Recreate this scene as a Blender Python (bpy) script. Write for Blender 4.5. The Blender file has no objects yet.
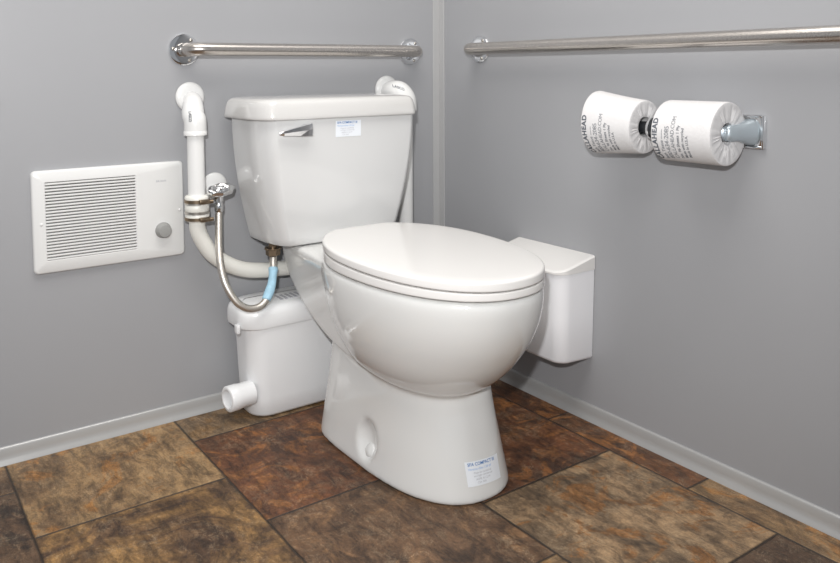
import bpy, bmesh, math, random
from math import sin, cos, pi, radians
from mathutils import Vector, Matrix
random.seed(7)
SC = bpy.context.scene
COL = SC.collection

# ------------------------------------------------------------------ helpers
def tag(o, label=None, cat=None, group=None, kind=None):
    if label: o['label'] = label
    if cat: o['category'] = cat
    if group: o['group'] = group
    if kind: o['kind'] = kind
    return o

def empty(name, loc, label, cat, group=None):
    o = bpy.data.objects.new(name, None); COL.objects.link(o)
    o.location = loc; o.empty_display_size = .05
    return tag(o, label, cat, group)

def obj(name, bm, mat, parent=None, smooth=True, angle=None):
    """bm is in WORLD coordinates; link it as one mesh object."""
    me = bpy.data.meshes.new(name)
    bm.normal_update()
    bm.to_mesh(me); bm.free()
    if smooth:
        for p in me.polygons: p.use_smooth = True
    if smooth and angle:
        me.set_sharp_from_angle(angle=radians(angle))
    for m in (mat if isinstance(mat, (list, tuple)) else [mat]): me.materials.append(m)
    o = bpy.data.objects.new(name, me); COL.objects.link(o)
    c = Vector((0, 0, 0))
    if parent is None:
        # put the origin at the bottom centre of the mesh
        xs = [v.co for v in me.vertices]
        if xs:
            c = Vector(((min(v.x for v in xs)+max(v.x for v in xs))/2,
                        (min(v.y for v in xs)+max(v.y for v in xs))/2, min(v.z for v in xs)))
            me.transform(Matrix.Translation(-c)); o.location = c
    else:
        w = Vector((0, 0, 0)); q = parent
        while q: w += q.location; q = q.parent
        xs = [v.co for v in me.vertices]
        c = Vector(((min(v.x for v in xs)+max(v.x for v in xs))/2,
                    (min(v.y for v in xs)+max(v.y for v in xs))/2,
                    (min(v.z for v in xs)+max(v.z for v in xs))/2))
        me.transform(Matrix.Translation(-c)); o.location = c - w
        o.parent = parent
    return o

def loft(bm, rings, cap=True, closed=True):
    vs = [[bm.verts.new(p) for p in r] for r in rings]
    n = len(rings[0])
    for a, b in zip(vs[:-1], vs[1:]):
        for i in range(n if closed else n-1):
            j = (i+1) % n
            try: bm.faces.new((a[i], a[j], b[j], b[i]))
            except ValueError: pass
    if cap:
        bm.faces.new(vs[0][::-1]); bm.faces.new(vs[-1])
    return bm

def fix(bm):
    bmesh.ops.recalc_face_normals(bm, faces=bm.faces[:]); return bm

def rbox(x0, x1, y0, y1, z0, z1, bev=.003, seg=3, bm=None):
    t = bmesh.new()
    bmesh.ops.create_cube(t, size=1)
    for v in t.verts:
        v.co = Vector(((x0+x1)/2+v.co.x*(x1-x0), (y0+y1)/2+v.co.y*(y1-y0), (z0+z1)/2+v.co.z*(z1-z0)))
    if bev: bmesh.ops.bevel(t, geom=t.edges[:], offset=bev, segments=seg, affect='EDGES', profile=.5)
    if bm is None: return t
    merge(bm, t); return bm

def merge(bm, t):
    me = bpy.data.meshes.new('tmp'); t.to_mesh(me); t.free(); bm.from_mesh(me); bpy.data.meshes.remove(me); return bm

def frame_from(d):
    d = d.normalized(); u = Vector((0, 0, 1)) if abs(d.z) < .9 else Vector((1, 0, 0))
    a = d.cross(u).normalized(); b = d.cross(a).normalized(); return a, b

def lathe(prof, origin, axis, seg=48, bm=None, caps=True):
    """prof: list of (distance along axis, radius)."""
    bm = bm or bmesh.new(); d = Vector(axis).normalized(); a, b = frame_from(d); o = Vector(origin)
    rings = [[o + d*h + (a*cos(2*pi*i/seg)+b*sin(2*pi*i/seg))*max(r, 1e-5) for i in range(seg)] for h, r in prof]
    loft(bm, rings, caps); return fix(bm)

def catmull(P, n=12):
    P = [Vector(p) for p in P]; Q = [2*P[0]-P[1]] + P + [2*P[-1]-P[-2]]; out = []
    for i in range(1, len(Q)-2):
        for k in range(n):
            t = k/n; a, b, c, d = Q[i-1:i+3]
            out.append(.5*((2*b)+(c-a)*t+(2*a-5*b+4*c-d)*t*t+(3*b-a-3*c+d)*t**3))
    out.append(P[-1]); return out

def tube(path, r, seg=24, bm=None, rfun=None, caps=True):
    bm = bm or bmesh.new(); path = [Vector(p) for p in path]
    T = [(path[min(i+1, len(path)-1)]-path[max(i-1, 0)]).normalized() for i in range(len(path))]
    a, b = frame_from(T[0]); rings = []
    for i, p in enumerate(path):
        if i:
            a = (a - T[i]*a.dot(T[i])).normalized(); b = T[i].cross(a).normalized()
        rr = rfun(i/(len(path)-1)) if rfun else r
        rings.append([p+(a*cos(2*pi*k/seg)+b*sin(2*pi*k/seg))*rr for k in range(seg)])
    loft(bm, rings, caps); return fix(bm)

def rrect(x0, x1, y0, y1, r, n=8):
    """rounded rectangle, r may be a 4-list: (x1,y1),(x0,y1),(x0,y0),(x1,y0)"""
    if not isinstance(r, (list, tuple)): r = [r]*4
    P = []
    for (cx, cy, a0, rr) in ((x1, y1, 0, r[0]), (x0, y1, 90, r[1]), (x0, y0, 180, r[2]), (x1, y0, 270, r[3])):
        sx = -1 if cx == x1 else 1; sy = -1 if cy == y1 else 1
        rx, ry = rr if isinstance(rr, tuple) else (rr, rr)
        for k in range(n+1):
            t = radians(a0+90*k/n); P.append((cx+sx*rx+rx*cos(t), cy+sy*ry+ry*sin(t)))
    return P

def text_bm(body, size, bold=0.0, spacing=1.0, align='LEFT', font_shear=0):
    """flat text outline mesh in local XY, as a bmesh"""
    cu = bpy.data.curves.new('t', 'FONT'); cu.body = body; cu.size = size; cu.offset = bold
    cu.space_character = spacing; cu.align_x = align; cu.resolution_u = 3; cu.shear = font_shear
    o = bpy.data.objects.new('t', cu); COL.objects.link(o)
    dg = bpy.context.evaluated_depsgraph_get(); dg.update()
    me = bpy.data.meshes.new_from_object(o.evaluated_get(dg), depsgraph=dg)
    bm = bmesh.new(); bm.from_mesh(me)
    bpy.data.objects.remove(o); bpy.data.curves.remove(cu); bpy.data.meshes.remove(me)
    return bm

def evaluated_bm(src_bm, setup):
    me = bpy.data.meshes.new('s'); src_bm.to_mesh(me); src_bm.free()
    o = bpy.data.objects.new('s', me); COL.objects.link(o)
    extra = setup(o) or []
    dg = bpy.context.evaluated_depsgraph_get(); dg.update()
    m2 = bpy.data.meshes.new_from_object(o.evaluated_get(dg), depsgraph=dg)
    bm = bmesh.new(); bm.from_mesh(m2)
    bpy.data.objects.remove(o); bpy.data.meshes.remove(me); bpy.data.meshes.remove(m2)
    for e in extra: bpy.data.objects.remove(e)
    return bm

# ------------------------------------------------------------------ materials
def srgb(r, g, b):
    f = lambda c: (c/255/12.92) if c/255 <= .04045 else ((c/255+.055)/1.055)**2.4
    return (f(r), f(g), f(b), 1)

def mat(name, col, rough=.5, metal=0, coat=0, noise=0, bump=0, scale=20, aniso=0, spec=.5, ior=1.5, sss=0):
    m = bpy.data.materials.new(name); m.use_nodes = True
    N = m.node_tree.nodes; L = m.node_tree.links; b = N['Principled BSDF']
    b.inputs['Base Color'].default_value = col
    b.inputs['Roughness'].default_value = rough; b.inputs['Metallic'].default_value = metal
    b.inputs['Coat Weight'].default_value = coat; b.inputs['Coat Roughness'].default_value = .03
    b.inputs['Specular IOR Level'].default_value = spec; b.inputs['IOR'].default_value = ior
    b.inputs['Anisotropic'].default_value = aniso
    if sss:
        b.inputs['Subsurface Weight'].default_value = sss; b.inputs['Subsurface Scale'].default_value = .004
    tc = N.new('ShaderNodeTexCoord'); nz = N.new('ShaderNodeTexNoise')
    nz.inputs['Scale'].default_value = scale; nz.inputs['Detail'].default_value = 5
    L.new(tc.outputs['Object'], nz.inputs['Vector'])
    mx = N.new('ShaderNodeMix'); mx.data_type = 'RGBA'
    mx.inputs[6].default_value = tuple(c*(1-noise) for c in col[:3])+(1,); mx.inputs[7].default_value = tuple(min(1, c*(1+noise)) for c in col[:3])+(1,)
    L.new(nz.outputs['Fac'], mx.inputs[0]); L.new(mx.outputs[2], b.inputs['Base Color'])
    if bump:
        bp = N.new('ShaderNodeBump'); bp.inputs['Strength'].default_value = bump; bp.inputs['Distance'].default_value = .002
        L.new(nz.outputs['Fac'], bp.inputs['Height']); L.new(bp.outputs['Normal'], b.inputs['Normal'])
    return m

M = {}
M['wall'] = mat('grey_wall_panel', (.348, .351, .364, 1), rough=.32, noise=.03, scale=3, bump=.02, spec=.45)
M['trim'] = mat('grey_trim_strip', (.43, .43, .43, 1), rough=.35, noise=.02)
M['cove'] = mat('grey_vinyl_cove', (.46, .46, .455, 1), rough=.28, metal=.25, noise=.04, scale=12, spec=.6)
M['ceiling'] = mat('white_ceiling_paint', (.8, .8, .8, 1), rough=.8, noise=.02)
M['china'] = mat('white_vitreous_china', (.72, .72, .705, 1), rough=.10, coat=.5, noise=.01, scale=2)
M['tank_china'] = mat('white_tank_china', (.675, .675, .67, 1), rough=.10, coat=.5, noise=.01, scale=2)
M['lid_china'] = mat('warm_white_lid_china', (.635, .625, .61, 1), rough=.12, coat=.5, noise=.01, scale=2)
M['lid'] = mat('white_seat_plastic', (.77, .755, .735, 1), rough=.16, noise=.01, scale=3)
M['plastic'] = mat('white_abs_plastic', (.83, .835, .84, 1), rough=.28, noise=.01)
M['bin'] = mat('white_bin_plastic', (.88, .88, .90, 1), rough=.30, noise=.01)
M['enamel'] = mat('white_painted_steel', (.73, .73, .72, 1), rough=.30, noise=.02)
M['dark'] = mat('dark_recess_metal', (.035, .035, .035, 1), rough=.6)
M['pvc'] = mat('white_pvc', (.76, .76, .75, 1), rough=.25, noise=.01)
M['rubber_white'] = mat('cream_flexible_hose', (.76, .75, .70, 1), rough=.38, noise=.02)
M['knob'] = mat('grey_knob_plastic', (.30, .30, .29, 1), rough=.4)
M['chrome'] = mat('polished_chrome', (.80, .81, .82, 1), rough=.08, metal=1)
M['darkchrome'] = mat('dark_spindle_plastic', (.02, .022, .025, 1), rough=.15)
M['arm'] = mat('pale_blue_grey_cast_metal', (.50, .56, .60, 1), rough=.35, metal=.55)
M['brass'] = mat('aged_brass', (.26, .20, .14, 1), rough=.35, metal=1)
M['steel'] = mat('worn_steel_band', (.55, .52, .48, 1), rough=.28, metal=1, noise=.2, scale=60)
M['paper'] = mat('white_tissue_paper', (.68, .67, .67, 1), rough=.9, noise=.01, bump=.25, scale=260, spec=.1)
M['ink'] = mat('dark_grey_ink', (.10, .11, .13, 1), rough=.8)
M['ink_pale'] = mat('pale_grey_ink', (.17, .18, .20, 1), rough=.8)
M['ink_blue'] = mat('blue_ink', (.02, .16, .45, 1), rough=.6)
M['ink_sky'] = mat('pale_blue_ink', (.42, .55, .78, 1), rough=.6)
M['ink_grey'] = mat('faint_grey_ink', (.45, .45, .48, 1), rough=.6)
M['sticker'] = mat('white_sticker_film', (.83, .86, .90, 1), rough=.45)
M['bluetape'] = mat('pale_blue_paper_tag', (.36, .58, .72, 1), rough=.6, noise=.3, scale=90)
M['hole'] = mat('black_interior', (.01, .01, .01, 1), rough=.8)

def brushed():
    m = mat('brushed_stainless_steel', (.60, .565, .53, 1), rough=.27, metal=1, aniso=.6)
    N = m.node_tree.nodes; L = m.node_tree.links; b = N['Principled BSDF']
    tc = N.new('ShaderNodeTexCoord'); mp = N.new('ShaderNodeMapping'); mp.inputs['Scale'].default_value = (900, 900, 900)
    nz = N.new('ShaderNodeTexNoise'); nz.inputs['Scale'].default_value = 1
    L.new(tc.outputs['Object'], mp.inputs[0]); L.new(mp.outputs[0], nz.inputs['Vector'])
    mr = N.new('ShaderNodeMapRange'); mr.inputs[3].default_value = .2; mr.inputs[4].default_value = .34
    L.new(nz.outputs['Fac'], mr.inputs[0]); L.new(mr.outputs[0], b.inputs['Roughness'])
    return m
M['steelbar'] = brushed()

def braid():
    m = mat('braided_steel_sleeve', (.60, .57, .53, 1), rough=.45, metal=1)
    N = m.node_tree.nodes; L = m.node_tree.links; b = N['Principled BSDF']
    tc = N.new('ShaderNodeTexCoord')
    w = N.new('ShaderNodeTexChecker'); w.inputs['Scale'].default_value = 420
    w.inputs[1].default_value = (.80, .76, .70, 1); w.inputs[2].default_value = (.52, .49, .45, 1)
    L.new(tc.outputs['Object'], w.inputs['Vector']); L.new(w.outputs['Color'], b.inputs['Base Color'])
    return m
M['braid'] = braid()

def slate():
    m = bpy.data.materials.new('slate_look_vinyl_tile'); m.use_nodes = True
    N = m.node_tree.nodes; L = m.node_tree.links; b = N['Principled BSDF']
    def att(n):
        a = N.new('ShaderNodeAttribute'); a.attribute_name = n; return a
    ca, cb, cc, sd, uv = att('tone_a'), att('tone_b'), att('tone_c'), att('seed'), att('tile_uv')
    tc = N.new('ShaderNodeTexCoord')
    add = N.new('ShaderNodeVectorMath'); add.operation = 'ADD'
    L.new(tc.outputs['Object'], add.inputs[0]); L.new(sd.outputs['Vector'], add.inputs[1])
    def noise(scale, detail=8, rough=.6, dist=0, vec=None, stretch=None):
        n = N.new('ShaderNodeTexNoise'); n.inputs['Scale'].default_value = scale; n.inputs['Detail'].default_value = detail
        n.inputs['Roughness'].default_value = rough; n.inputs['Distortion'].default_value = dist
        src = vec or add.outputs[0]
        if stretch:
            mp = N.new('ShaderNodeMapping'); mp.inputs['Scale'].default_value = stretch; mp.inputs['Rotation'].default_value = (0, 0, .5)
            L.new(src, mp.inputs[0]); src = mp.outputs[0]
        L.new(src, n.inputs['Vector']); return n
    def ramp(fac, a, b_, interp='LINEAR'):
        r = N.new('ShaderNodeValToRGB'); r.color_ramp.interpolation = interp
        r.color_ramp.elements[0].position = a; r.color_ramp.elements[1].position = b_
        L.new(fac, r.inputs[0]); return r
    def mix(f, a, b_, typ='MIX', fv=None):
        x = N.new('ShaderNodeMix'); x.data_type = 'RGBA'; x.blend_type = typ
        if f is not None: L.new(f, x.inputs[0])
        if fv is not None: x.inputs[0].default_value = fv
        for s, i in ((a, 6), (b_, 7)):
            if isinstance(s, tuple): x.inputs[i].default_value = s
            else: L.new(s, x.inputs[i])
        return x.outputs[2]
    n1 = noise(6, 10, .66, .9); n2 = noise(15, 14, .76, .9); n3 = noise(46, 10, .8, .4, stretch=(1, .3, 1)); n4 = noise(9, 10, .7, 1.1)
    n5 = noise(190, 6, .85); n6 = noise(30, 10, .75, 1.5)
    c = mix(ramp(n1.outputs['Fac'], .42, .60).outputs[0], ca.outputs['Color'], cb.outputs['Color'])
    f1 = ramp(n4.outputs['Fac'], .53, .58)
    c = mix(f1.outputs[0], c, cc.outputs['Color'])
    # raised flakes: thin pale lips where the cleft layers break
    rg = N.new('ShaderNodeMath'); rg.operation = 'SUBTRACT'; rg.inputs[1].default_value = .52; L.new(n6.outputs['Fac'], rg.inputs[0])
    ab = N.new('ShaderNodeMath'); ab.operation = 'ABSOLUTE'; L.new(rg.outputs[0], ab.inputs[0])
    lip = ramp(ab.outputs[0], .0, .022); lip.color_ramp.elements[0].color = (1, 1, 1, 1); lip.color_ramp.elements[1].color = (0, 0, 0, 1)
    gate = ramp(n2.outputs['Fac'], .46, .58)
    mul = N.new('ShaderNodeMath'); mul.operation = 'MULTIPLY'
    L.new(lip.outputs[0], mul.inputs[0]); L.new(gate.outputs[0], mul.inputs[1])
    fs = N.new('ShaderNodeMath'); fs.operation = 'MULTIPLY'; fs.inputs[1].default_value = .5; L.new(mul.outputs[0], fs.inputs[0])
    c = mix(fs.outputs[0], c, (.46, .37, .25, 1))
    vd = mix(ramp(n2.outputs['Fac'], .34, .50).outputs[0], (.34, .33, .34, 1), (1, 1, 1, 1))
    c = mix(None, c, vd, 'MULTIPLY', .85)
    c = mix(None, c, mix(ramp(n3.outputs['Fac'], .38, .58).outputs[0], (.36, .35, .36, 1), (1.5, 1.46, 1.4, 1)), 'MULTIPLY', .85)
    c = mix(None, c, mix(ramp(n5.outputs['Fac'], .35, .65).outputs[0], (.6, .6, .6, 1), (1.35, 1.35, 1.35, 1)), 'MULTIPLY', .7)
    # dark joint around the edge of each tile, from the tile's own coordinates (metres to each edge)
    sx = N.new('ShaderNodeSeparateXYZ'); L.new(uv.outputs['Vector'], sx.inputs[0])
    def edge(o, size):
        s = N.new('ShaderNodeMath'); s.operation = 'SUBTRACT'; s.inputs[0].default_value = size; L.new(o, s.inputs[1])
        mn = N.new('ShaderNodeMath'); mn.operation = 'MINIMUM'; L.new(o, mn.inputs[0]); L.new(s.outputs[0], mn.inputs[1]); return mn.outputs[0]
    mn = N.new('ShaderNodeMath'); mn.operation = 'MINIMUM'
    L.new(edge(sx.outputs[0], .365), mn.inputs[0]); L.new(edge(sx.outputs[1], .3745), mn.inputs[1])
    jr = ramp(mn.outputs[0], .0012, .0036)
    c = mix(jr.outputs[0], (.020, .014, .010, 1), c)
    L.new(c, b.inputs['Base Color'])
    rr = N.new('ShaderNodeMapRange'); rr.inputs[3].default_value = .36; rr.inputs[4].default_value = .62
    L.new(n2.outputs['Fac'], rr.inputs[0]); L.new(rr.outputs[0], b.inputs['Roughness'])
    h = N.new('ShaderNodeMath'); h.operation = 'ADD'; L.new(n3.outputs['Fac'], h.inputs[0]); L.new(n2.outputs['Fac'], h.inputs[1])
    h2 = N.new('ShaderNodeMath'); h2.operation = 'ADD'; L.new(h.outputs[0], h2.inputs[0]); L.new(jr.outputs[0], h2.inputs[1])
    bp = N.new('ShaderNodeBump'); bp.inputs['Strength'].default_value = .8; bp.inputs['Distance'].default_value = .004
    L.new(h2.outputs[0], bp.inputs['Height']); L.new(bp.outputs['Normal'], b.inputs['Normal'])
    return m
M['slate'] = slate()

# ------------------------------------------------------------------ room shell
XL, YN, ZC = -2.6, -3.2, 2.35
def slab(name, x0, x1, y0, y1, z0, z1, m, bev=0):
    o = obj(name, rbox(x0, x1, y0, y1, z0, z1, bev), m, smooth=False); return tag(o, kind='structure')
slab('wall_back', XL-.05, .05, 0, .05, -.02, ZC, M['wall'])
slab('wall_right', 0, .05, YN, 0, -.02, ZC, M['wall'])
slab('ceiling', XL-.05, .05, YN, .05, ZC, ZC+.04, M['ceiling'])

# floor: one mesh, one face per tile; tones belong to each tile
def build_floor():
    bm = bmesh.new()
    la = bm.faces.layers.float_vector.new('tone_a'); lb = bm.faces.layers.float_vector.new('tone_b')
    lc = bm.faces.layers.float_vector.new('tone_c'); ls = bm.faces.layers.float_vector.new('seed')
    lu = bm.loops.layers.float_vector.new('tile_uv')
    W, H = .365, .3745
    S = lambda *c: srgb(*c)[:3]
    tan = (S(150, 122, 86), S(116, 92, 66), S(148, 106, 60))
    gold = (S(76, 56, 40), S(150, 116, 72), S(100, 76, 54))
    red = (S(106, 66, 40), S(78, 54, 38), S(132, 86, 46))
    grey = (S(106, 80, 58), S(82, 62, 46), S(122, 92, 64))
    dark = (S(78, 59, 45), S(96, 74, 55), S(58, 45, 36))
    rust = (S(114, 74, 44), S(90, 63, 44), S(142, 94, 50))
    pale = (S(150, 124, 94), S(104, 86, 66), S(136, 96, 56))
    pal = {(0, 0): rust, (0, 1): red, (0, 2): rust, (0, 3): tan,
           (1, 0): dark, (1, 1): red, (1, 2): pale, (1, 3): dark,
           (2, 0): (S(132, 108, 80), S(104, 88, 70), S(120, 92, 58)), (2, 1): red, (2, 2): grey, (2, 3): tan,
           (3, 0): tan, (3, 1): gold, (3, 2): red, (4, 0): gold, (4, 1): dark}
    rnd = random.Random(11); allp = [tan, gold, red, grey, dark, rust, pale]
    for k in range(8):
        xr = .282-k*W if k == 0 else -.083-(k-1)*W
        xl = xr-W
        off = {0: -.515, 1: -.323, 2: -.138, 3: -.326}.get(k, -.138 if k % 2 == 0 else -.326)
        ytop = off
        while ytop < .05: ytop += H
        if k == 0: ytop = -.138+.0
        j = 0; y = off + H if off > -.37 else off+2*H
        while y > YN:
            y1 = y; y0 = y-H
            cx0, cx1, cy0, cy1 = max(xl, XL-.05), min(xr, .05), max(y0, YN), min(y1, .05)
            if cx1 > cx0 and cy1 > cy0:
                nx, ny = 6, 6
                vs = [[bm.verts.new((cx0+(cx1-cx0)*a/nx, cy0+(cy1-cy0)*b/ny, 0)) for a in range(nx+1)] for b in range(ny+1)]
                t = pal.get((k, j)) or rnd.choice(allp)
                seed = Vector((k*3.17+j*1.3, j*5.71+k*.7, k*1.9+j*.37))
                for b in range(ny):
                    for a in range(nx):
                        f = bm.faces.new((vs[b][a], vs[b][a+1], vs[b+1][a+1], vs[b+1][a]))
                        f[la], f[lb], f[lc], f[ls] = Vector(t[0]), Vector(t[1]), Vector(t[2]), seed
                        for l in f.loops: l[lu] = Vector((l.vert.co.x-xl, l.vert.co.y-y0, 0))
            y -= H; j += 1
    me = bpy.data.meshes.new('floor'); bm.to_mesh(me); bm.free(); me.materials.append(M['slate'])
    o = bpy.data.objects.new('floor', me); COL.objects.link(o); return tag(o, kind='structure')
build_floor()

def cove(name, along, a0, a1, face):
    prof = [(0, 0), (-.014, 0), (-.0135, .002), (-.010, .006), (-.0075, .012), (-.006, .02), (-.0055, .032), (-.004, .0352), (-.0015, .0365), (0, .0365)]
    bm = bmesh.new(); r = []
    for a in (a0, a1):
        r.append([(a, d, z) if along == 'x' else (d, a, z) for d, z in prof])
    loft(bm, r); fix(bm)
    return tag(obj(name, bm, M['cove'], angle=50), kind='structure')
cove('baseboard_back', 'x', XL, 0, 0)
cove('baseboard_right', 'y', YN, 0, 0)
slab('trim_1', -.0245, -.0005, -.003, 0, .0365, ZC, M['trim'], .0008)
slab('trim_2', -.003, 0, -.025, -.003, .0365, ZC, M['trim'], .0008)

# ------------------------------------------------------------------ toilet
TX = -.449
toilet = empty('toilet', (TX, -.40, 0), 'white two-piece toilet with closed lid on slate-look floor, in the corner between the grey walls', 'toilet')

def egg(z, x0, w, ym, a, b, n=2.2, nb=1.9, cnt=96, cut=None):
    P = []
    for i in range(cnt):
        u = 2*pi*i/cnt; c, s = cos(u), sin(u); m = n if s < 0 else nb
        x = w*math.copysign(abs(c)**(2/m), c); y = ym+math.copysign(abs(s)**(2/m), s)*(b if s > 0 else a)
        if cut is not None and y > cut:
            y = cut
        P.append((x0+x, y, z))
    return P

def dense(rows, n=6):
    Q = [tuple(2*a-b for a, b in zip(rows[0], rows[1]))]+list(rows)+[tuple(2*a-b for a, b in zip(rows[-1], rows[-2]))]; out = []
    for i in range(1, len(Q)-2):
        for k in range(n):
            t = k/n; out.append(tuple(b+.5*t*(c-a+t*(2*a-5*b+4*c-d+t*(3*(b-c)+d-a))) for a, b, c, d in zip(Q[i-1], Q[i], Q[i+1], Q[i+2])))
    return out+[rows[-1]]

# bowl, pedestal and rear deck are one casting
def casting():
    bm = bmesh.new()
    rings = []
    # z, half width, front y, back y, widest y, centre x
    secs = [(.182, .062, -.617, -.42, -.50), (.195, .086, -.648, -.40, -.50), (.206, .104, -.669, -.385, -.50), (.219, .120, -.689, -.37, -.50),
            (.237, .137, -.710, -.355, -.50), (.260, .151, -.732, -.335, -.50), (.287, .162, -.753, -.315, -.50), (.320, .1715, -.774, -.295, -.50),
            (.355, .1775, -.789, -.28, -.502), (.390, .180, -.797, -.268, -.504), (.412, .1795, -.7985, -.262, -.504)]
    secs = dense(secs) + [(.4185, .178, -.7965, -.262, -.504), (.4215, .1745, -.793, -.266, -.504)]
    for z, w, yf, yb, ym in secs:
        rings.append(egg(z, TX, w, ym, ym-yf, yb-ym, 2.2, 2.3))
    loft(bm, rings); fix(bm)
    # pedestal skirt
    t = bmesh.new(); rings = []
    for z, w, yf, yb in dense([(.0, .1265, -.697, -.238), (.004, .128, -.6985, -.236), (.012, .127, -.6965, -.236), (.04, .122, -.690, -.237), (.08, .116, -.680, -.240), (.12, .110, -.670, -.244), (.16, .105, -.660, -.248), (.20, .100, -.650, -.25), (.26, .094, -.60, -.252)], 5):
        w += .009; cx = TX+.017; P = []
        N = 120
        ym = -.45
        for i in range(N):
            u = 2*pi*i/N; c, s = cos(u), sin(u); m = 2.45 if s < 0 else 6
            x = w*math.copysign(abs(c)**(2/m), c); y = ym+math.copysign(abs(s)**(2/m), s)*((yb-ym) if s > 0 else (ym-yf))
            P.append((cx+x, y, z))
        rings.append(P)
    loft(t, rings); fix(t); merge(bm, t)
    # rear deck: lofted along y from wall side to the bowl
    t = bmesh.new(); rings = []
    #  y, half width top, half width bottom, z bottom, z top
    for y, wt, wb, zb, zt in dense([(-.078, .112, .104, .370, .4185), (-.092, .118, .107, .350, .419), (-.118, .122, .109, .322, .419), (-.16, .126, .110, .290, .419), (-.20, .130, .110, .266, .4195),
                              (-.235, .134, .110, .249, .420), (-.27, .139, .110, .235, .4205), (-.31, .146, .110, .223, .421), (-.36, .154, .110, .213, .4215), (-.42, .156, .108, .207, .418), (-.5, .14, .09, .205, .41)], 4):
        P = []
        h = zt-zb
        for u, v in rrect(-1, 1, 0, h, .016, 5):
            f = min(1, max(0, v/h)); w = wb+(wt-wb)*f**1.6
            if abs(u) < 1:      # rounded corner: keep the corner radius in metres
                x = math.copysign(w-(1-abs(u)), u)
            else: x = u*w
            P.append((TX+.002+x, y, zb+v))
        rings.append(P)
    loft(t, rings); fix(t); merge(bm, t)
    # cutter for the bolt recess on each side
    def setup(o):
        ex = []
        for s in (-1, 1):
            c = bmesh.new()
            bmesh.ops.create_uvsphere(c, u_segments=40, v_segments=24, radius=1)
            for v in c.verts:
                v.co = Vector((v.co.x*.042, v.co.y*.043, v.co.z*.052))
            me = bpy.data.meshes.new('c'); c.to_mesh(me); c.free()
            co = bpy.data.objects.new('c', me); COL.objects.link(co); co.location = (TX+.017+s*.150, -.462, .068); ex.append(co)
        r = o.modifiers.new('r', 'REMESH'); r.mode = 'VOXEL'; r.voxel_size = .0035
        for e in ex:
            bo = o.modifiers.new('b', 'BOOLEAN'); bo.operation = 'DIFFERENCE'; bo.object = e; bo.solver = 'EXACT'
        r = o.modifiers.new('r2', 'REMESH'); r.mode = 'VOXEL'; r.voxel_size = .003
        sm = o.modifiers.new('s', 'SMOOTH'); sm.factor = .6; sm.iterations = 30
        return ex
    return evaluated_bm(bm, setup)
cb = casting()
obj('bowl', cb, M['china'], toilet)

# bolt cap in the recess facing the camera and its twin
for s in (-1, 1):
    cx = TX+.017+s*.113
    obj('bolt_cap', lathe([(-.004, .0155), (.004, .0155), (.008, .013), (.0105, .007), (.011, .001)], (cx, -.462, .036), (s*.75, 0, .66), 28), M['china'], toilet)

# seat ring and lid
def ringpad(z0, z1, ins_top, w, a, b, ym, cut, r=.006, dome=0, tilt=0, tilt0=0):
    rings = []
    H = z1-z0
    E = lambda z, i: egg(z, TX, w-i, ym, a-i, b-i, 2.2, 2.15, 160, cut-i)
    rings.append(E(z0, .014)); rings.append(E(z0, .0012)); rings.append(E(z0+.0012, 0)); rings.append(E(z0+.003, 0))
    rings.append(E(z1-r, 0))
    for k in range(1, 6):
        t = pi/2*k/5; rings.append(E(z1-r+r*sin(t), ins_top*(1-cos(t))))
    if dome:
        for i, f in ((.03, .35), (.06, .65), (.10, .9), (.14, 1.)):
            rings.append(E(z1+dome*f, i))
    if tilt: rings = [[(x, y, z+(tilt0+(tilt-tilt0)*min(1, (z-z0)/(z1-z0)))*(y+.80)/.52) for x, y, z in g] for g in rings]
    return fix(loft(bmesh.new(), rings))
obj('seat', ringpad(.4245, .4385, .002, .180, .296, .242, -.504, -.286, r=.0025, tilt=.0095, tilt0=.0025), M['lid'], toilet, angle=60)
obj('lid', ringpad(.4412, .4600, .006, .1805, .2965, .246, -.504, -.272, r=.006, dome=.002, tilt=.0085, tilt0=.0118), M['lid'], toilet, angle=60)
for s in (-1, 1):
    obj('hinge', fix(rbox(TX+s*.07-.022, TX+s*.07+.022, -.290, -.262, .422, .442, .005, 4)), M['lid'], toilet)

# tank
TKX = -.451
def tank_shell():
    bm = bmesh.new(); rings = []
    zs = [.4205, .423, .4275, .44, .46, .49, .53, .57, .61, .65, .69, .714, .718]
    for z in zs:
        t = (z-.423)/(.718-.423); t = max(0, min(1, t))
        hw = .172+.043*(1-(1-t)**1.9)
        yf = -.196-.028*(1-(1-t)**1.6); yb = -.030
        ins = {.4205: .012, .423: .004, .4275: .0}.get(z, 0)
        rings.append([(x, y, z) for x, y in rrect(TKX-hw+ins, TKX+hw-ins, yf+ins, yb-ins, [.02, .02, (.034, .085), (.034, .085)], 14)])
    return fix(loft(bm, rings))
obj('tank', tank_shell(), M['tank_china'], toilet, angle=70)
def tank_lid():
    bm = bmesh.new(); rings = []
    for z, i in [(.7185, .009), (.7185, .002), (.7195, .0005), (.722, 0), (.726, .0), (.735, .0015), (.745, .003), (.754, .0055), (.760, .009), (.7635, .014), (.7655, .022), (.7675, .045), (.7685, .08)]:
        x0, x1, y0, y1 = TKX-.2285+i, TKX+.2185-i, -.2345+i, -.018-i
        r = (max(.004, .038-i*.4), max(.006, .09-i*.8)); rb = max(.004, .02-i*.2)
        rr = [rb, rb, r, r] if (x1-x0) > .1 and (y1-y0) > .095 else .02
        rings.append([(x, y, z) for x, y in rrect(x0, x1, y0, y1, rr, 10)])
    return fix(loft(bm, rings))
obj('tank_lid', tank_lid(), M['lid_china'], toilet, angle=60)

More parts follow.
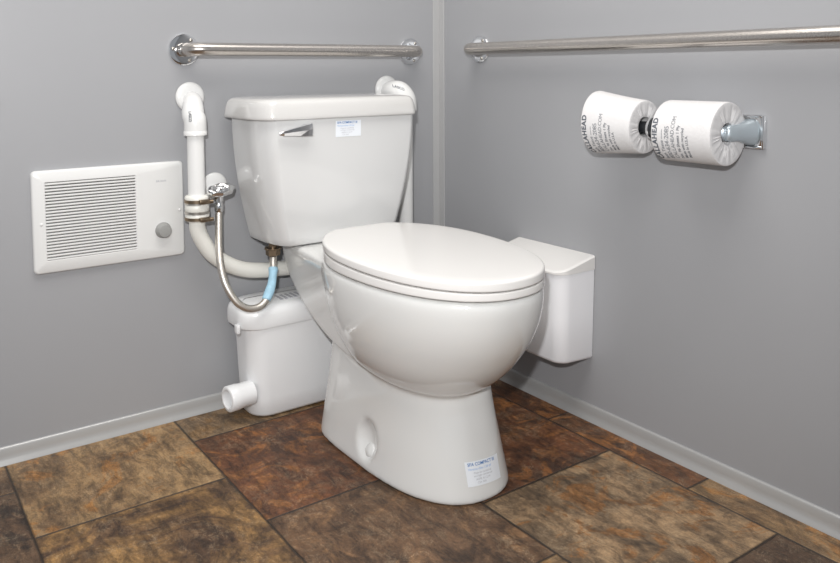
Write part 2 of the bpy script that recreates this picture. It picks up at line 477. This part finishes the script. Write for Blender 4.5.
# flush lever: wedge blade pointing left with a square escutcheon at its right end
def lever():
    bm = bmesh.new()
    Y = -.226; rings = []
    for x, h, zc, th in [(-.634, .004, .6890, .004), (-.624, .009, .6895, .007), (-.605, .014, .6915, .009), (-.585, .019, .6930, .011), (-.565, .024, .6950, .012), (-.5555, .027, .6960, .012), (-.5535, .0255, .6960, .010)]:
        rings.append([(x, yy, zz) for yy, zz in [(Y-.006-th+.002, zc-h/2-.001), (Y-.006-th, zc), (Y-.006-th+.002, zc+h/2), (Y-.0055, zc+h/2), (Y-.0055, zc-h/2-.001)]])
    return fix(loft(bm, rings))
lv = obj('flush_lever', lever(), M['chrome'], toilet, smooth=False)
obj('lever_pivot', lathe([(0, .012), (.004, .012), (.010, .0085), (.016, .0075)], (-.566, -.2222, .6955), (0, -1, 0), 24), M['chrome'], lv)

# product stickers (tank front and pedestal)
def sticker(parent, origin, right, up, w, h, wrap=None):
    R_, U = Vector(right).normalized(), Vector(up).normalized(); Nn = R_.cross(U)
    O = Vector(origin)
    def P(x, y, lift):
        if wrap: return wrap(x, y, lift)
        return O+R_*x+U*y+Nn*lift
    def sheet(x0, x1, y0, y1, lift, bm):
        nx = 10; vs = [[bm.verts.new(P(x0+(x1-x0)*i/nx, y, lift)) for i in range(nx+1)] for y in (y0, y1)]
        for i in range(nx): bm.faces.new((vs[0][i], vs[0][i+1], vs[1][i+1], vs[1][i]))
        return bm
    bm = sheet(0, w, 0, h, .0004, bmesh.new())
    st = obj('sticker', bm, M['sticker'], parent, smooth=True)
    def lines(rows, m, bold=0):
        out = bmesh.new()
        for body, x, y, size in rows:
            t = text_bm(body, size, bold)
            for v in t.verts: v.co = P(x+v.co.x, y+v.co.y, .0007)
            merge(out, t)
        return obj('sticker_print', out, m, st, smooth=False)
    k = w/.07
    lines([('SFA COMPACT III', .004*k, .031*k, .0072*k)], M['ink_blue'], .0001)
    lines([('Vitreous china 1.28 gpf', .004*k, .0245*k, .0050*k)], M['ink_sky'], .0001)
    lines([('Made for residential', .013*k, .0185*k, .0045*k), ('and light commercial', .013*k, .0140*k, .0045*k), ('ASME A112.19', .016*k, .0085*k, .0048*k), ('CSA  B45', .018*k, .0035*k, .0045*k)], M['ink_grey'])
    return st
# tank front plane leans; find the face by interpolation at z
def tank_y(z):
    t = max(0, min(1, (z-.423)/(.718-.423))); return -.196-.028*(1-(1-t)**1.6)
def wrap_tank(x, y, lift):
    z = .673+y; return Vector((-.484+x, tank_y(z)-lift-.0002, z))
sticker(toilet, (0, 0, 0), (1, 0, 0), (0, 0, 1), .070, .038, wrap_tank)

from mathutils.bvhtree import BVHTree
bowl_ob = [c for c in toilet.children if c.name.startswith('bowl')][0]
_me = bowl_ob.data; _off = bowl_ob.location+toilet.location
_tree = BVHTree.FromPolygons([v.co+_off for v in _me.vertices], [tuple(p.vertices) for p in _me.polygons])
def wrap_ped(x, y, lift):
    # laid on the curved front of the pedestal, from straight ahead
    k = x/.085
    start = Vector((-.474+x, -1, .034-.004*k+y))
    hit, nrm = _tree.ray_cast(start, Vector((0, 1, 0)))[:2]
    return hit + nrm*(lift+.0004)
sticker(toilet, (0, 0, 0), (1, 0, 0), (0, 0, 1), .081, .044, wrap_ped)

# supply shank below the tank (its nut shows under the tank)
bm = lathe([(0, .010), (.016, .010), (.016, .0205), (.020, .0205), (.020, .010)], (-.597, -.115, .424), (0, 0, -1), 28)
lathe([(.020, .0175), (.034, .0175)], (-.597, -.115, .424), (0, 0, -1), 6, bm)
lathe([(.034, .009), (.048, .009)], (-.597, -.115, .424), (0, 0, -1), 20, bm)
obj('fill_shank', bm, M['brass'], toilet, angle=35)

# ------------------------------------------------------------------ water supply line (valve + hose)
valve = empty('supply_valve', (-.695, 0, .575), 'chrome stop valve with oval handle on white escutcheon plate, left of the tank', 'valve')
obj('escutcheon', lathe([(.0, .033), (.003, .0325), (.0065, .028), (.008, .012)], (-.695, -.0005, .551), (0, -1, 0), 48), M['pvc'], valve)
bm = lathe([(0, .008), (.052, .008)], (-.706, -.006, .546), (0, -1, 0), 20)
lathe([(-.016, .011), (.014, .011), (.016, .009)], (-.709, -.062, .540), (0, 0, 1), 24, bm)
lathe([(0, .0085), (.012, .0085), (.014, .0105), (.026, .0105)], (-.709, -.062, .526), (0, 0, -1), 6, bm)
obj('valve_body', bm, M['chrome'], valve, angle=40)
def oval():
    bm = bmesh.new(); rings = []
    c = Vector((-.7115, -.082, .553)); nrm = Vector((-.12, -.55, .83)).normalized()
    a = Vector((1, 0, 0)); a = (a-nrm*a.dot(nrm)).normalized(); b = nrm.cross(a)
    for h, s in [(-.007, .80), (-.006, .95), (-.002, 1.0), (.003, .98), (.006, .86), (.006, .55), (.002, .35), (.004, .2), (.008, .18), (.009, .1)]:
        rings.append([c+nrm*h+(a*cos(t)*.032+b*sin(t)*.0185)*s*(1+.05*cos(8*t)) for t in [2*pi*i/48 for i in range(48)]])
    return fix(loft(bm, rings))
obj('handle', oval(), M['chrome'], valve, angle=50)
hose = empty('braided_hose', (-.645, -.09, .28), 'braided steel supply hose looping from the chrome valve to the tank underside', 'hose')
hp = catmull([(-.709, -.062, .502), (-.711, -.064, .488), (-.716, -.074, .455), (-.724, -.092, .425), (-.732, -.120, .385), (-.729, -.140, .345), (-.712, -.154, .308), (-.692, -.160, .290),
              (-.672, -.161, .284), (-.651, -.160, .287), (-.633, -.156, .302), (-.618, -.146, .325), (-.606, -.132, .352), (-.598, -.118, .385)], 14)
obj('braided_sleeve', tube(hp, .0084, 20), M['braid'], hose)
obj('hose_nut', lathe([(0, .0095), (.004, .0105), (.02, .0105), (.022, .0095)], (-.709, -.062, .498), (0, 0, 1), 16), M['chrome'], hose, angle=40)
obj('hose_nut', lathe([(0, .0085), (.02, .0085)], (-.597, -.116, .375), (0, 0, 1), 16), M['steel'], hose, angle=40)
# paper tag wrapped round the hose
def tagmesh():
    P = catmull([(-.637, -.157, .297), (-.618, -.146, .325), (-.606, -.132, .352), (-.603, -.127, .362)], 8)
    return tube(P, .0125, 14, rfun=lambda t: .0105+.0009*sin(t*9))
obj('paper_tag', tagmesh(), M['bluetape'], hose)

# ------------------------------------------------------------------ vent pipe at left
def elbow_fitting(parent, centre, out, down_len, r, name='elbow'):
    """wall socket coming out of the wall then turning straight down"""
    cx, cz = centre; P = [(cx, -.012, cz), (cx, -out*.45, cz)]
    R = out*.5
    for k in range(1, 9):
        t = pi/2*k/8; P.append((cx, -out+R*(1-sin(t)) - 0*R, cz-R*(1-cos(t))))
    P = [(cx, -.012, cz), (cx, -(out-R), cz)] + [(cx, -(out-R)-R*sin(pi/2*k/8), cz-R*(1-cos(pi/2*k/8))) for k in range(1, 9)] + [(cx, -out, cz-R-down_len)]
    bm = tube(P, r, 32)
    return obj(name, bm, M['pvc'], parent)
vent = empty('drain_pipe', (-.755, -.06, .5), 'white plastic discharge pipe dropping from the wall elbow beside the wall heater', 'pipe')
obj('wall_flange', lathe([(0, .0355), (.004, .035), (.007, .030), (.009, .02)], (-.7515, -.0005, .768), (0, -1, 0), 48), M['pvc'], vent)
def skew_elbow(x0, z0, x1, y1, z1, r, parent, straight):
    P = catmull([(x0, -.006, z0-.006), (x0+.001, -.018, z0-.012), (x0+(x1-x0)*.5, -.034, z0-.024), (x1-.001, -.052, z0-.044), (x1, y1, z1+straight), (x1, y1, z1)], 10)
    return obj('elbow', tube(P, r, 32, rfun=lambda t: r*(.74+.26*min(1, t*2.0))), M['pvc'], parent)
ev = skew_elbow(-.7515, .770, -.762, -.060, .685, .0255, vent, .03)
obj('elbow_rim', lathe([(0, .0265), (.009, .0265), (.010, .0255)], (-.762, -.060, .682), (0, 0, 1), 40), M['pvc'], ev, angle=50)
obj('straight_pipe', lathe([(0, .0195), (.17, .0195)], (-.762, -.060, .525), (0, 0, 1), 36), M['pvc'], vent, angle=60)
t = text_bm('LASCO', .0095, .0003)
for v in t.verts:
    # runs down the left flank of the fitting
    ang = radians(-142)+v.co.y/.026
    v.co = Vector((-.762+.0261*cos(ang), -.060+.0261*sin(ang), .738-v.co.x*.8))
obj('elbow_print', t, M['ink'], ev, smooth=False)
bm = lathe([(0, .0255), (.004, .0275), (.016, .0275), (.019, .0255), (.022, .0255), (.024, .0275), (.038, .0275), (.040, .0255), (.044, .0255), (.046, .0275), (.056, .0275), (.060, .0245)], (-.762, -.060, .483), (0, 0, 1), 40)
cp = obj('rubber_coupling', bm, M['rubber_white'], vent, angle=60)
for z in (.5015, .5245, .4835+.0): pass
for z, sx in ((.503, .0), (.5255, .0)):
    c2 = lathe([(-.0035, .0262), (-.003, .0288), (.003, .0288), (.0035, .0262)], (-.762, -.060, z+.0003), (0, 0, 1), 40)
    clamp = obj('hose_clamp', c2, M['steel'], cp, angle=40)
for z in (.530, .489):
    c2 = lathe([(-.004, .0262), (-.0035, .0292), (.0035, .0292), (.004, .0262)], (-.762, -.060, z), (0, 0, 1), 40)
    rbox(-.768, -.744, -.097, -.086, z-.0045, z+.0055, .002, 2, c2)
    lathe([(0, .0045), (.010, .0045)], (-.746, -.0925, z), (1, -.1, 0), 12, c2)
    obj('hose_clamp', c2, M['brass'], cp, angle=40)
fl = catmull([(-.762, -.060, .486), (-.762, -.060, .465), (-.751, -.060, .435), (-.728, -.060, .400), (-.690, -.060, .370), (-.645, -.060, .350), (-.595, -.060, .341), (-.55, -.058, .338), (-.505, -.054, .33), (-.48, -.052, .30), (-.475, -.052, .288)], 12)
obj('flexible_hose', tube(fl, .0185, 28), M['rubber_white'], vent)

# right elbow pipe behind the tank
vent2 = empty('vent_pipe', (-.150, -.05, .5), 'white plastic vent pipe with elbow behind the right end of the tank', 'pipe')
obj('wall_flange', lathe([(0, .0385), (.004, .038), (.009, .031), (.011, .022)], (-.187, -.0005, .774), (0, -1, 0), 48), M['pvc'], vent2)
e2 = obj('elbow', tube(catmull([(-.187, -.006, .769), (-.184, -.030, .771), (-.178, -.050, .766), (-.1705, -.062, .748), (-.169, -.064, .73), (-.169, -.064, .718)], 10), .0305, 36, rfun=lambda t: .0315*(.80+.20*min(1, t*2.4))), M['pvc'], vent2)
obj('straight_pipe', lathe([(0, .020), (.66, .020)], (-.169, -.064, .055), (0, 0, 1), 36), M['pvc'], vent2, angle=60)
t = text_bm('LASCO', .0105, .0003)
for v in t.verts:
    P = Vector((-.206, 0, .783)) + Vector((v.co.x*.9, 0, v.co.y-v.co.x*.42)); 
    v.co = P
# drop print on the elbow surface
_m = e2.data; _o = e2.location+vent2.location
_t = BVHTree.FromPolygons([v.co+_o for v in _m.vertices], [tuple(p.vertices) for p in _m.polygons])
dd = Vector((-.35, -1, .1)).normalized()
for v in t.verts:
    h = _t.ray_cast(Vector((v.co.x, -.06, v.co.z))+dd*.2, -dd)[0]
    if h: v.co = h+dd*.0006
obj('elbow_print', t, M['ink'], e2, smooth=False)

# ------------------------------------------------------------------ macerator pump box
mac = empty('macerator_pump', (-.53, -.08, 0), 'white macerator pump box on the floor behind the toilet pedestal', 'pump')
def stack(rows, x0, x1, y0, y1, r, n=10):
    rings = []
    for z, i, l in rows:
        rings.append([(x, y, z) for x, y in rrect(x0+i, x1-i, y0+i, y1-i*.3, [max(.003, .03), .03, r, r], n)])
    return fix(loft(bmesh.new(), rings))
obj('body', stack([(.002, .018, 0), (.004, .012, 0), (.010, .008, 0), (.05, .005, 0), (.232, -.004, 0)], -.664, -.366, -.137, -.022, .044), M['plastic'], mac, angle=60)
mc = obj('cover', stack([(.226, -.006, 0), (.2245, -.0085, 0), (.230, -.010, 0), (.255, -.010, 0), (.266, -.007, 0), (.272, -.002, 0), (.276, .010, 0), (.279, .030, 0)], -.676, -.362, -.137, -.022, .05), M['plastic'], mac, angle=60)
obj('latch', rbox(-.694, -.684, -.118, -.100, .214, .236, .004, 3), M['plastic'], mac)
bm = bmesh.new()
# outlet stub: hollow tube leaving towards the left
bm = lathe([(0, .0285), (.030, .0285), (.040, .0300), (.062, .0300), (.064, .0280), (.064, .0225), (.060, .0215), (.012, .0205), (.012, .001)], (-.655, -.104, .0635), (-1, -.10, .0), 36, caps=False)
obj('outlet_stub', bm, M['plastic'], mac, angle=50)
t = bmesh.new()
for i in range(5):
    rbox(-.580+i*.013, -.572+i*.013, -.118, -.080, .2775, .2795, .0007, 1, t)
obj('vent_rib', t, M['ink_grey'], mac, smooth=False)['label'] = 'grey raised vent ribs on the cover'

# ------------------------------------------------------------------ wall heater
heater = empty('wall_heater', (-.938, 0, .39), 'white louvered wall heater with round grey knob on the back wall', 'heater')
HX0, HX1, HZ0, HZ1 = -1.107, -.775, .396, .619
GX0, GX1, GZ0, GZ1 = -1.080, -.888, .424, .5935
def plate():
    # face plate with an opening for the louvres: outer rounded frame lofted to the inner rectangle
    bm = bmesh.new(); rings = []
    def ring(x0, x1, z0, z1, r, y): return [(x, y, z) for x, z in rrect(x0, x1, z0, z1, r, 8)]
    for i, y in [(0, -.0005), (0, -.006), (.0015, -.009), (.004, -.0105)]:
        rings.append(ring(HX0+i, HX1-i, HZ0+i, HZ1-i, .010-i*.5, y))
    rings.append(ring(GX0-.001, GX1+.001, GZ0-.001, GZ1+.001, .0015, -.0115))
    rings.append(ring(GX0, GX1, GZ0, GZ1, .001, -.0105))
    rings.append(ring(GX0, GX1, GZ0, GZ1, .001, -.0008))
    return fix(loft(bm, rings, cap=False))
obj('face_plate', plate(), M['enamel'], heater, angle=35)
obj('inner_screen', rbox(GX0, GX1, -.0022, -.0010, GZ0, GZ1, 0), M['dark'], heater, smooth=False)
n = 26; bm = bmesh.new()
NSL = 25; pitch = (GZ1-GZ0)/NSL
lou = None
for i in range(NSL):
    z = GZ0+pitch*(i+.5)-.0008
    b2 = bmesh.new()
    # each louvre is a bent blade: upright face with a lip that leans back at the top
    pr = [(-.0105, -pitch*.29), (-.0120, -pitch*.05), (-.0118, pitch*.22), (-.0095, pitch*.36), (-.0035, pitch*.42), (-.0035, pitch*.34), (-.0088, pitch*.26), (-.0100, -pitch*.25)]
    rings = [[(x, y, z+dz) for y, dz in pr] for x in (GX0, GX1)]
    loft(b2, rings); fix(b2); merge(bm, b2)
louv = obj('louvre_grille', bm, M['enamel'], heater, smooth=False)
kn = obj('thermostat_knob', lathe([(0, .0185), (.002, .0185), (.004, .0165), (.015, .0155), (.018, .0140), (.0188, .010), (.0188, .0005)], (-.827, -.0108, .4605), (0, -1, 0), 48), M['knob'], heater, angle=40)
kn['label'] = 'round grey thermostat knob'
for x, z in ((-1.0895, .504), (-.786, .504)):
    obj('screw', lathe([(0, .0036), (.0014, .0032), (.0022, .0015)], (x, -.0106, z), (0, -1, 0), 20), M['enamel'], heater)
t = text_bm('BROAN', .0065, .0001, 1.1)
for v in t.verts: v.co = Vector((-.8405+v.co.x, -.0113, .5735+v.co.y))
obj('maker_print', t, M['ink_grey'], heater, smooth=False)

# ------------------------------------------------------------------ grab bars
def grab_bar(name, loc, path, flanges, label):
    root = empty(name, loc, label, 'grab bar', 'grab bars on the walls')
    obj('bar', tube(path, .0159, 32), M['steelbar'], root)
    for c, ax in flanges:
        fo = obj('flange', lathe([(0, .0375), (.003, .0375), (.0052, .0362), (.0062, .033), (.0066, .024), (.0066, .0162)], c, ax, 56), M['chrome'], root, angle=40)
        C, A = Vector(c), Vector(ax)
        for k in range(3):
            th = radians(90+120*k+25); a, b = frame_from(A)
            q = C+(a*cos(th)+b*sin(th))*.0275
            obj('screw', lathe([(.0064, .0045), (.0078, .0042), (.0088, .002)], q, ax, 16), M['steel'], fo)
    return root
def bent(p0, p1, out, R=.030):
    """from wall point p0 out along 'out' (distance), along to p1"""
    p0, p1, o = Vector(p0), Vector(p1), Vector(out); d = (p1-p0).normalized(); on = o.normalized(); D = o.length
    P = [p0, p0+on*(D-R)]
    for k in range(1, 9):
        t = pi/2*k/8; P.append(p0+on*(D-R+R*sin(t))+d*R*(1-cos(t)))
    for k in range(1, 30): P.append(p0+o+d*(R+((p1-p0).length-2*R)*k/30))
    for k in range(0, 9):
        t = pi/2*k/8; P.append(p1+on*(D-R+R*cos(t))-d*R*(1-sin(t)))
    P += [p1]
    return P
grab_bar('grab_bar', (-.43, 0, .879), bent((-.7635, -.003, .879), (-.107, -.003, .879), (0, -.052, 0)), [((-.7635, -.0002, .879), (0, -1, 0)), ((-.107, -.0002, .879), (0, -1, 0))],
         'short stainless steel grab bar on the back wall above the tank')
grab_bar('grab_bar', (0, -.72, .882), bent((-.003, -.180, .882), (-.003, -1.265, .882), (-.052, 0, 0)), [((-.0002, -.180, .882), (-1, 0, 0)), ((-.0002, -1.265, .882), (-1, 0, 0))],
         'long stainless steel grab bar on the right wall above the paper rolls')

# ------------------------------------------------------------------ toilet paper holder and rolls
AX, AZ = -.066, .706
hold = empty('paper_holder', (0, -.86, AZ), 'chrome double toilet paper holder fixed to the right wall', 'holder')
def bracket(y, vis):
    # rectangular rosette on the wall with a raised rim, and an arm that tapers out to the spindle
    bm = rbox(-.006, -.0003, y-.029, y+.029, AZ-.031, AZ+.033, .0015, 2)
    fr = bmesh.new()
    for (a, b, c, d) in ((y-.029, y-.0245, AZ-.031, AZ+.033), (y+.0245, y+.029, AZ-.031, AZ+.033)):
        rbox(-.011, -.005, a, b, c, d, .002, 2, fr)
    for (a, b, c, d) in ((y-.0245, y+.0245, AZ-.031, AZ-.0265), (y-.0245, y+.0245, AZ+.0285, AZ+.033)):
        rbox(-.011, -.005, a, b, c, d, .002, 2, fr)
    pl = obj('wall_plate', bm, M['chrome'], hold, angle=40)
    obj('plate_rim', fr, M['chrome'], pl, angle=40)
    rings = []
    for x, w, h, dy in [(-.004, .022, .0265, 0), (-.012, .020, .0245, 0), (-.022, .015, .0205, .0015), (-.034, .0125, .0165, .004), (-.046, .0115, .0155, .006), (-.056, .0115, .0160, .008), (-.064, .0105, .0155, .010), (-.070, .008, .012, .010), (-.0715, .004, .006, .010)]:
        rings.append([(x, y+dy+w*math.copysign(abs(cos(t))**(2/2.6), cos(t)), AZ+h*math.copysign(abs(sin(t))**(2/2.6), sin(t))) for t in [2*pi*i/40 for i in range(40)]])
    obj('arm', fix(loft(bmesh.new(), rings)), M['arm'], hold)
bracket(-.957, True)
# middle post between the rolls
obj('middle_post', tube([(-.0005, -.795, AZ), (-.02, -.795, AZ), (AX+.004, -.795, AZ)], .009, 20), M['chrome'], hold)
obj('middle_post_knuckle', lathe([(-.022, .0205), (-.016, .0235), (-.010, .0245), (.0, .0225), (.012, .0215), (.020, .016)], (AX, -.801, AZ), (0, -1, 0), 36), M['darkchrome'], hold, angle=50)
obj('spindle_collar', lathe([(0, .017), (.0, .0235), (.004, .0245), (.008, .0235), (.008, .018)], (AX, -.783, AZ), (0, -1, 0), 36), M['chrome'], hold, angle=50)
obj('spindle_collar', lathe([(0, .013), (.0, .0195), (.004, .0205), (.012, .0195), (.014, .016), (.024, .014)], (AX, -.920, AZ), (0, -1, 0), 36), M['chrome'], hold, angle=50)
obj('spindle', lathe([(0, .0135), (.325, .0135)], (AX, -.605, AZ), (0, -1, 0), 24), M['darkchrome'], hold, angle=50)

def paper_roll(y0, y1, r0, r1, zc, label, flop=0, phase=0):
    """roll along y; r0 radius at far end y0, r1 at near end y1 (more negative y)"""
    root = empty('toilet_paper_roll', (AX, (y0+y1)/2, zc), label, 'toilet paper', 'toilet paper rolls on the holder')
    bm = bmesh.new(); N = 96; rings = []
    rnd = random.Random(int(-y0*1000))
    def rad(th, f):
        # th measured from +z toward -x (towards the room); slight squash & loose outer wrap
        r = r0+(r1-r0)*f
        r *= 1+.012*cos(2*th+phase)+.006*sin(3*th+1.3)
        r += flop*max(0, cos(th-.35))**3*(1-f)**1.5
        return r
    def pt(f, k, s=1.0, dy=0):
        th = 2*pi*k/N; r = rad(th, f)*s
        return (AX-r*sin(th), y0+(y1-y0)*f+dy, zc+r*cos(th))
    ci = .021
    def core(f, k):
        th = 2*pi*k/N; return (AX-ci*sin(th), y0+(y1-y0)*f, zc+ci*cos(th))
    rings.append([core(0.02, k) for k in range(N)])
    rings.append([pt(.012, k, .5) for k in range(N)])
    rings.append([pt(0, k, .955) for k in range(N)])
    for f in (.006, .03, .1, .2, .3, .4, .5, .6, .7, .8, .9, .97, .994): rings.append([pt(f, k, 1.0 if .02 < f < .98 else .985) for k in range(N)])
    rings.append([pt(1, k, .95) for k in range(N)])
    for s in (.85, .75, .65, .55, .46): rings.append([pt(1, k, s, dy=.0009*sin(k*1.9+2.1*sin(k*.7))) for k in range(N)])
    rings.append([core(.985, k) for k in range(N)])
    rings.append([core(.02, k) for k in range(N)])
    loft(bm, rings, cap=False); fix(bm)
    body = obj('paper_body', bm, M['paper'], root, angle=50)
    # loose tail sheet hanging close under the roll
    # printed wrapper text: runs up around the roll, lines stacked along the axis
    rows = [('CALLAHEAD', .0150, .000, .0006, 'ink', 1.12), ('Bath Tissue ------', .0098, .0135, .0001, 'ink_pale', 1.0), ('800-634-2085', .0135, .0265, .0000, 'ink_pale', .95),
            ('CALLAHEAD.COM', .0115, .0385, .0000, 'ink_pale', .95), ('No. 96 Sheets 1 Ply', .0088, .0495, .0001, 'ink', 1.0), ('Made with recycled', .0080, .0590, .0001, 'ink', 1.0), ('Made In U.S.A.', .0080, .0680, .0001, 'ink', 1.0)]
    for body_t, size, offs, bold, mk, spc in rows:
        t = text_bm(body_t, size, bold, spc)
        # subdivide long faces is unnecessary: letters are small against the radius
        for v in t.verts:
            f = (offs+.010-v.co.y*1.0+.004)/abs(y1-y0); f = max(0.004, min(.97, f))
            s0 = 2.75-phase*.2-offs*3.2
            arc = v.co.x/.060
            th = s0-arc; r = rad(th, f)+.0005
            v.co = Vector((AX-r*sin(th), y0+(y1-y0)*f, zc+r*cos(th)))
        obj('wrapper_print', t, M[mk], body, smooth=False)
    return root
paper_roll(-.648, -.766, .0635, .0545, .7075, 'left toilet paper roll, farther from the holder plate, with flared outer sheet', flop=.010)
paper_roll(-.822, -.950, .0595, .0595, .7045, 'right toilet paper roll, next to the chrome wall plate', phase=.6)

# ------------------------------------------------------------------ white waste bin on right wall
wb = empty('sanitary_bin', (-.055, -.455, .15), 'white sanitary disposal bin with sloping lid on the right wall beside the bowl', 'bin')
def bin_body():
    rings = []
    for z, i, t in [(.1495, .016, 0), (.1505, .009, 0), (.154, .003, 0), (.160, 0, 0), (.26, -.002, 0), (.366, -.004, 0)]:
        rings.append([(x, y, z + (0 if z > .17 else (-.004*(1 if x > -.06 else 0)))) for x, y in rrect(-.106+i, -.0005, -.577+i, -.333-i, [.002, .03, .03, .002], 8)])
    return fix(loft(bmesh.new(), rings))
obj('bin_body', bin_body(), M['bin'], wb, angle=60)
def bin_lid():
    bm = bmesh.new()
    base = rrect(-.116, -.0005, -.583, -.327, [.002, .032, .032, .002], 8)
    r0 = [(x, y, .3625) for x, y in base]; r1 = [(x, y, .3645) for x, y in base]
    def zt(x): 
        f = min(1, max(0, (x+.116)/.1155)); return .3695+.0255*f
    r2 = [(x, y, zt(x)-.003) for x, y in base]
    ins = rrect(-.113, -.0005, -.580, -.330, [.002, .030, .030, .002], 8)
    r3 = [(x, y, zt(x)-.0005) for x, y in ins]
    ins = rrect(-.109, -.0005, -.576, -.334, [.002, .027, .027, .002], 8)
    r4 = [(x, y, zt(x)) for x, y in ins]
    return fix(loft(bm, [r0, r1, r2, r3, r4]))
obj('bin_lid', bin_lid(), M['lid'], wb, angle=40)

# small dark round fixture at the far left edge of the photograph
tag(obj('wall_bumper', lathe([(0, .018), (.006, .018), (.010, .014), (.011, .002)], (-1.179, -.0002, .766), (0, -1, 0), 32), M['dark'], None, angle=50),
    'small dark round bumper on the back wall, at the far left', 'bumper')

# ------------------------------------------------------------------ lights
def area(name, loc, target, sx, sy, power, col=(1, 1, 1)):
    l = bpy.data.lights.new(name, 'AREA'); l.shape = 'RECTANGLE'; l.size = sx; l.size_y = sy; l.energy = power; l.color = col
    o = bpy.data.objects.new(name, l); COL.objects.link(o); o.location = loc
    o.rotation_euler = (Vector(target)-Vector(loc)).to_track_quat('-Z', 'Y').to_euler(); return o
area('ceiling_lamp', (-.95, -.95, ZC-.03), (-.95, -.95, 0), 1.6, 1.1, 32, (1, .97, .93))
area('left_fill_light', (-2.3, -2.3, 1.3), (-.4, -.3, .45), 1.0, 1.3, 6, (.96, .98, 1))  # large, slightly cool fill light added out of view on the left
fl_ = bpy.data.lights.new('camera_flash', 'SPOT'); fl_.energy = 88; fl_.spot_size = radians(116); fl_.spot_blend = 1.0; fl_.shadow_soft_size = .022
fo = bpy.data.objects.new('camera_flash', fl_); COL.objects.link(fo); fo.location = (-1.50, -1.80, 1.02)
fo.rotation_euler = (Vector((-.52, -.25, .98))-fo.location).to_track_quat('-Z', 'Y').to_euler()
w = bpy.data.worlds.new('world'); SC.world = w; w.use_nodes = True
w.node_tree.nodes['Background'].inputs[0].default_value = (.93, .96, 1, 1); w.node_tree.nodes['Background'].inputs[1].default_value = .33

# ------------------------------------------------------------------ camera (lens shift keeps the verticals nearly straight, as in the photograph)
F, CX, CY, YAW, PITCH, ROLL = 782.164, 383.809, 120.851, .597177, .0658011, -.00730396
cam = bpy.data.cameras.new('camera'); co = bpy.data.objects.new('camera', cam); COL.objects.link(co)
cam.sensor_fit = 'HORIZONTAL'; cam.sensor_width = 36; cam.lens = F*36/840
cam.shift_x = (420-CX)/840; cam.shift_y = -(281.5-CY)/840
fw = Vector((sin(YAW)*cos(PITCH), cos(YAW)*cos(PITCH), -sin(PITCH))); rt = Vector((cos(YAW), -sin(YAW), 0)); up = rt.cross(fw)
r2 = rt*cos(ROLL)+up*sin(ROLL); u2 = up*cos(ROLL)-rt*sin(ROLL)
mw = Matrix((r2, u2, -fw)).transposed().to_4x4(); mw.translation = Vector((-1.41288507, -1.78957009, .83))
co.matrix_world = mw
cam.clip_start = .02
SC.camera = co
SC.view_settings.view_transform = 'Standard'; SC.view_settings.look = 'None'; SC.view_settings.gamma = 1
SC.view_settings.use_curve_mapping = False
SC.view_settings.exposure = 0.0
